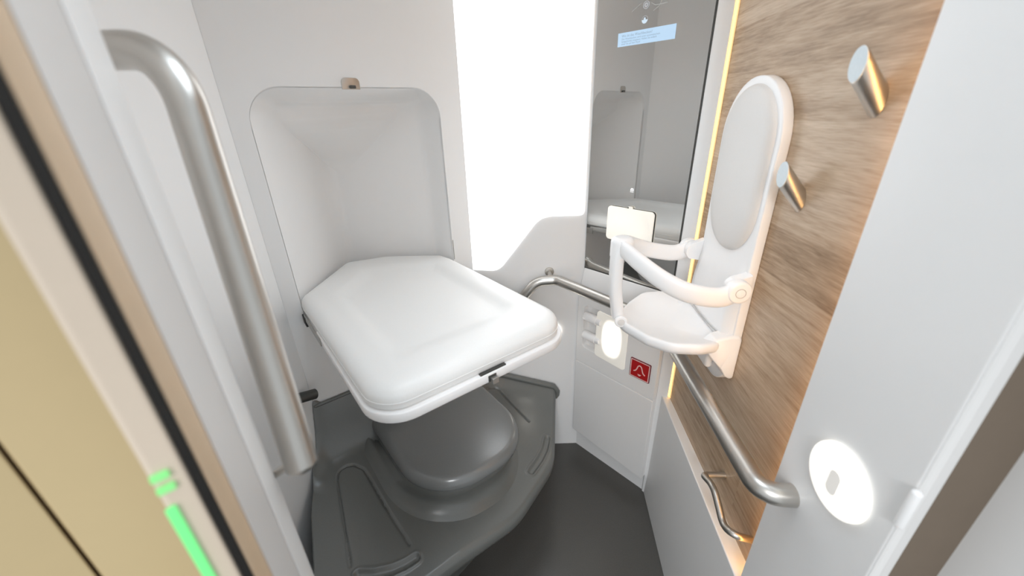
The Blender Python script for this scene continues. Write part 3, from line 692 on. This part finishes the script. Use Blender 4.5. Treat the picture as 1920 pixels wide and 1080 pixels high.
rings = [[FR(p[0], p[1], 0.019) for p in rpoly(cp, 0.1115, 0.002, 14)]]
for d, wv in ((0, 0.021), (0.002, 0.025), (0.006, 0.0285), (0.013, 0.0315), (0.025, 0.034), (0.05, 0.036), (0.1, 0.037)):
    rings.append([FR(p[0], p[1], wv) for p in rpoly(cp, 0.1115, d, 14)])
bm = NB(); loft(bm, rings); obj('cushion', bm, M_greyleather, cs, smooth=70, label='pale grey padded oval cushion')
# lower back shell that swells out to the seat hinge
lowp = [(0.824, 0.935), (1.076, 0.935), (1.076, 1.175), (0.824, 1.175)]
def lw(l, z): k = max(0, min(1, (1.20 - z) / 0.17)); return 0.0206 + 0.020 * k * k * (3 - 2 * k)
bm = NB(); nz, nl = 26, 14; gridv = []
for i in range(nz + 1):
    z = 0.935 + (1.20 - 0.935) * i / nz; row = []
    for j in range(nl + 1):
        a = j / nl; l = 0.826 + 0.248 * a
        e = min(1, min(a, 1 - a) / 0.08); rnd = math.sqrt(max(0, 1 - (1 - e) ** 2))
        row.append(bm.verts.new(FR(l, z, 0.0195 + (lw(l, z) - 0.0195) * rnd)))
    gridv.append(row)
for i in range(nz):
    for j in range(nl): bm.faces.new((gridv[i][j], gridv[i][j + 1], gridv[i + 1][j + 1], gridv[i + 1][j]))
obj('lumbar_shell', bm, M_plastic, cs, smooth=70)
# seat pan
SPo = [(0.815, 0.040), (0.793, 0.10), (0.800, 0.165), (0.850, 0.213), (0.912, 0.253), (0.930, 0.262), (0.968, 0.262), (0.988, 0.253), (1.050, 0.213), (1.098, 0.165), (1.105, 0.10), (1.085, 0.040)]
SPo = [tuple(p) for p in fillet(SPo, 0.05, 6, True)]
cx_, cw_ = 0.95, 0.14
def seat_ring(f, dz, dw=0.0):
    return [FR(cx_ + (p[0] - cx_) * f, zs(p, f) + dz, cw_ + (p[1] - cw_) * f + dw) for p in SPo]
def zs(p, f):
    side = abs((p[0] - cx_) * f) / 0.15
    return 0.972 + 0.018 * side ** 2 + 0.01 * max(0, (cw_ + (p[1] - cw_) * f) - 0.2) / 0.06
rings = [seat_ring(0.6, -0.032), seat_ring(0.9, -0.030), seat_ring(0.975, -0.028), seat_ring(1.0, -0.018), seat_ring(1.0, -0.009), seat_ring(0.988, -0.003), seat_ring(0.965, -0.0005), seat_ring(0.93, 0.0), seat_ring(0.88, -0.001), seat_ring(0.80, -0.004), seat_ring(0.66, -0.008), seat_ring(0.45, -0.011), seat_ring(0.2, -0.012)]
bm = NB(); loft(bm, rings); obj('seat_pan', bm, M_plastic, cs, smooth=70)
sm = [FR(l, 0.985 + 0.012 * ((l - .95) / .13) ** 2, 0.043) for l in np.linspace(0.84, 1.06, 16)]
bm = NB(); tube(bm, sm, 0.0013, 6); obj('hinge_line', bm, M_seam, cs, label='grey hinge line between backrest and seat')
# side lugs of the hinge
for sgn, l0 in ((-1, 0.832), (1, 1.068)):
    prof = [(0.0, 0.872), (0.020, 0.882), (0.036, 0.908), (0.058, 0.932), (0.073, 0.952), (0.074, 0.974), (0.060, 0.990), (0.030, 0.999), (0.0, 1.004)]
    prof = [tuple(p) for p in fillet(prof, 0.012, 4, True)]
    bm = NB(); loft(bm, [[FR(l0 + sgn * o * 1.0, cz + (p[1] - cz) * f, max(0.0007, 0.03 + (p[0] - .03) * f)) for p in prof] for cz in (0.95,) for o, f in ((-0.022, 1), (0.008, 1), (0.013, 0.97), (0.0155, 0.9))])
    obj('hinge_lug', bm, M_plastic, cs, smooth=50)
bm = NB(); box(bm, FR, 0.885, 1.015, 0.862, 0.945, 0.0206, 0.040); obj('seat_bracket', bm, M_plastic, cs, bevel=0.008, label='lower bracket under the seat pan')
bm = NB(); disc(bm, FR(0.905, 0.90, 0.0402), tuple(Vector(FR(0, 0, 1)) - Vector(FR(0, 0, 0))), 0.005, 0.0015, 20); obj('screw', bm, M_darkmetal, cs)
# arms: loop from both ears to the front, then the centre bar down to the seat nose
def flat_tube(bm, path, rw, rh_, seg=20, e0=1.0, e1=1.0):
    P = [Vector(p) for p in path]; n = len(P); rings = []
    for i in range(n):
        t = (P[min(n - 1, i + 1)] - P[max(0, i - 1)]).normalized(); up = Vector((0, 0, 1))
        if abs(t.z) > 0.8: up = Vector(WR(-1, 0, 0))
        nrm = (up - t * up.dot(t)).normalized(); sd = t.cross(nrm); f = i / (n - 1)
        a, b = (rw(f) if callable(rw) else rw), (rh_(f) if callable(rh_) else rh_)
        ring = []
        for k in range(seg):
            th = 2 * PI * k / seg; cx, sx = math.cos(th), math.sin(th)
            ring.append(P[i] + sd * (a * math.copysign(abs(cx) ** 0.75, cx)) + nrm * (b * math.copysign(abs(sx) ** 0.75, sx)))
        rings.append(ring)
    loft(bm, rings)
def smooth_path(pts, n=40):
    P = np.array(pts, float); m_ = len(P); out = []
    for i in range(m_ - 1):
        p0, p1, p2, p3 = P[max(0, i - 1)], P[i], P[i + 1], P[min(m_ - 1, i + 2)]
        for t in np.linspace(0, 1, n // (m_ - 1), endpoint=False):
            out.append(0.5 * (2 * p1 + (p2 - p0) * t + (2 * p0 - 5 * p1 + 4 * p2 - p3) * t * t + (3 * p1 - p0 - 3 * p2 + p3) * t ** 3))
    out.append(P[-1]); return [WR(*p) for p in out]
right = [(0.439, 0.802, 1.127), (0.400, 0.800, 1.112), (0.335, 0.805, 1.122), (0.285, 0.828, 1.142), (0.244, 0.870, 1.166), (0.220, 0.912, 1.181), (0.212, 0.945, 1.184)]
left = [(d, 1.9 - l, z) for d, l, z in right]
hh = lambda f: 0.024 - 0.004 * f
for P in (right, left):
    bm = NB(); flat_tube(bm, smooth_path(P, 48), 0.0125, hh); obj('arm', bm, M_plastic, cs, smooth=60)
for l0, sgn in ((0.815, -1), (1.085, 1)):
    ax = Vector(WR(0, sgn, 0)) - Vector(WR(0, 0, 0))
    prof = [(0.0, 1.095), (0.036, 1.103), (0.056, 1.106), (0.064, 1.118), (0.064, 1.138), (0.052, 1.150), (0.030, 1.156), (0.0, 1.166)]
    prof = [tuple(p) for p in fillet(prof, 0.02, 5, True)]
    l_in = l0 - sgn * 0.018
    cz, cw = 1.13, 0.035
    bm = NB(); loft(bm, [[FR(l, cz + (p[1] - cz) * f, max(0.0175, cw + (p[0] - cw) * f)) for p in prof] for l, f in ((l_in, 1), (l0 + sgn * 0.004, 1), (l0 + sgn * 0.007, 0.95))])
    obj('ear', bm, M_plastic, cs, smooth=50)
    bm = NB(); disc(bm, WR(0.439, l0 + sgn * .008, 1.128), ax, 0.0265, 0.022, 36, 0.007); obj('pivot', bm, M_plastic, cs)
    bm = NB(); c_ = Vector(WR(0.439, l0 + sgn * .0301, 1.128)); u2 = Vector(WR(1, 0, 0)) - Vector(WR(0, 0, 0))
    tube(bm, [c_ + (u2 * math.cos(a) + Vector((0, 0, 1)) * math.sin(a)) * 0.0105 for a in np.linspace(0, 2 * PI, 33)], 0.0008, 6, False); obj('pivot_ring', bm, M_seam, cs)
    bm = NB(); disc(bm, c_ - ax * .001, ax, 0.008, 0.0018, 24, 0.0008); obj('pivot_cap', bm, M_plastic, cs)
barp = [(0.216, 0.95, 1.200), (0.206, 0.95, 1.165), (0.205, 0.95, 1.12), (0.208, 0.95, 1.06), (0.220, 0.95, 0.985)]
bm = NB(); flat_tube(bm, smooth_path(barp, 40), lambda f: 0.029 - 0.007 * f, lambda f: 0.0165); obj('centre_bar', bm, M_plastic, cs, smooth=60)
bm = NB(); c_ = WR(0.215, 0.95, 1.184); disc(bm, (c_[0], c_[1], 1.158), (0, 0, 1), 0.029, 0.050, 28, 0.014); obj('arm_joint', bm, M_plastic, cs, smooth=60)
bm = NB(); c_ = WR(0.2235, 0.926, 0.982); ax = tuple(Vector(WR(0, -1, 0))); disc(bm, c_, ax, 0.0165, 0.008, 28, 0.003); obj('nose_pivot', bm, M_plastic, cs)
bm = NB(); c_ = WR(0.2235, 0.9178, 0.982); disc(bm, c_, ax, 0.0095, 0.0012, 24, 0.0005); obj('nose_cap', bm, M_greyleather, cs)
# faint red marking on the outside of the centre bar
bm = NB()
for z in (1.15, 1.13, 1.11, 1.09):
    box(bm, lambda a, b, c: WR(c, a, b), 0.938, 0.962, z, z + 0.006, 0.1915, 0.1935)
obj('marking', bm, M_redtext, cs, label='faint red marking on the front bar')

# ------------------------------------------------------------------ round lamps
rlp = thing('round_wall_light', WR(0.452, 0.438, 0.984), 'large round glowing white light on the near right white panel', 'wall light', 'round wall lights')
axr = tuple(Vector(WR(-1, 0, 0)))
bm = NB(); disc(bm, WR(0.4515, 0.438, 0.984), axr, 0.056, 0.009, 48, 0.006); obj('diffuser', bm, M_lamp, rlp)
bm = NB(); PSt = [(0.409, 0.970), (0.429, 0.970), (0.429, 1.012), (0.409, 1.012)]
extrude(bm, rpoly([(p[0], p[1] - .010) for p in PSt], 0.0095), lambda a, b, wv: WR(0.442 - wv, a + .017, b), 0.0006, 0.0012); obj('sensor_window', bm, M_lampgrey, rlp)
rlp = thing('round_wall_light', (0.165, 1.433, 0.645), 'round glowing white light half hidden behind the changing table corner', 'wall light', 'round wall lights')
bm = NB(); disc(bm, (0.165, 1.4328, 0.645), (0, -1, 0), 0.036, 0.008, 40, 0.005); obj('diffuser', bm, M_lamp2, rlp)
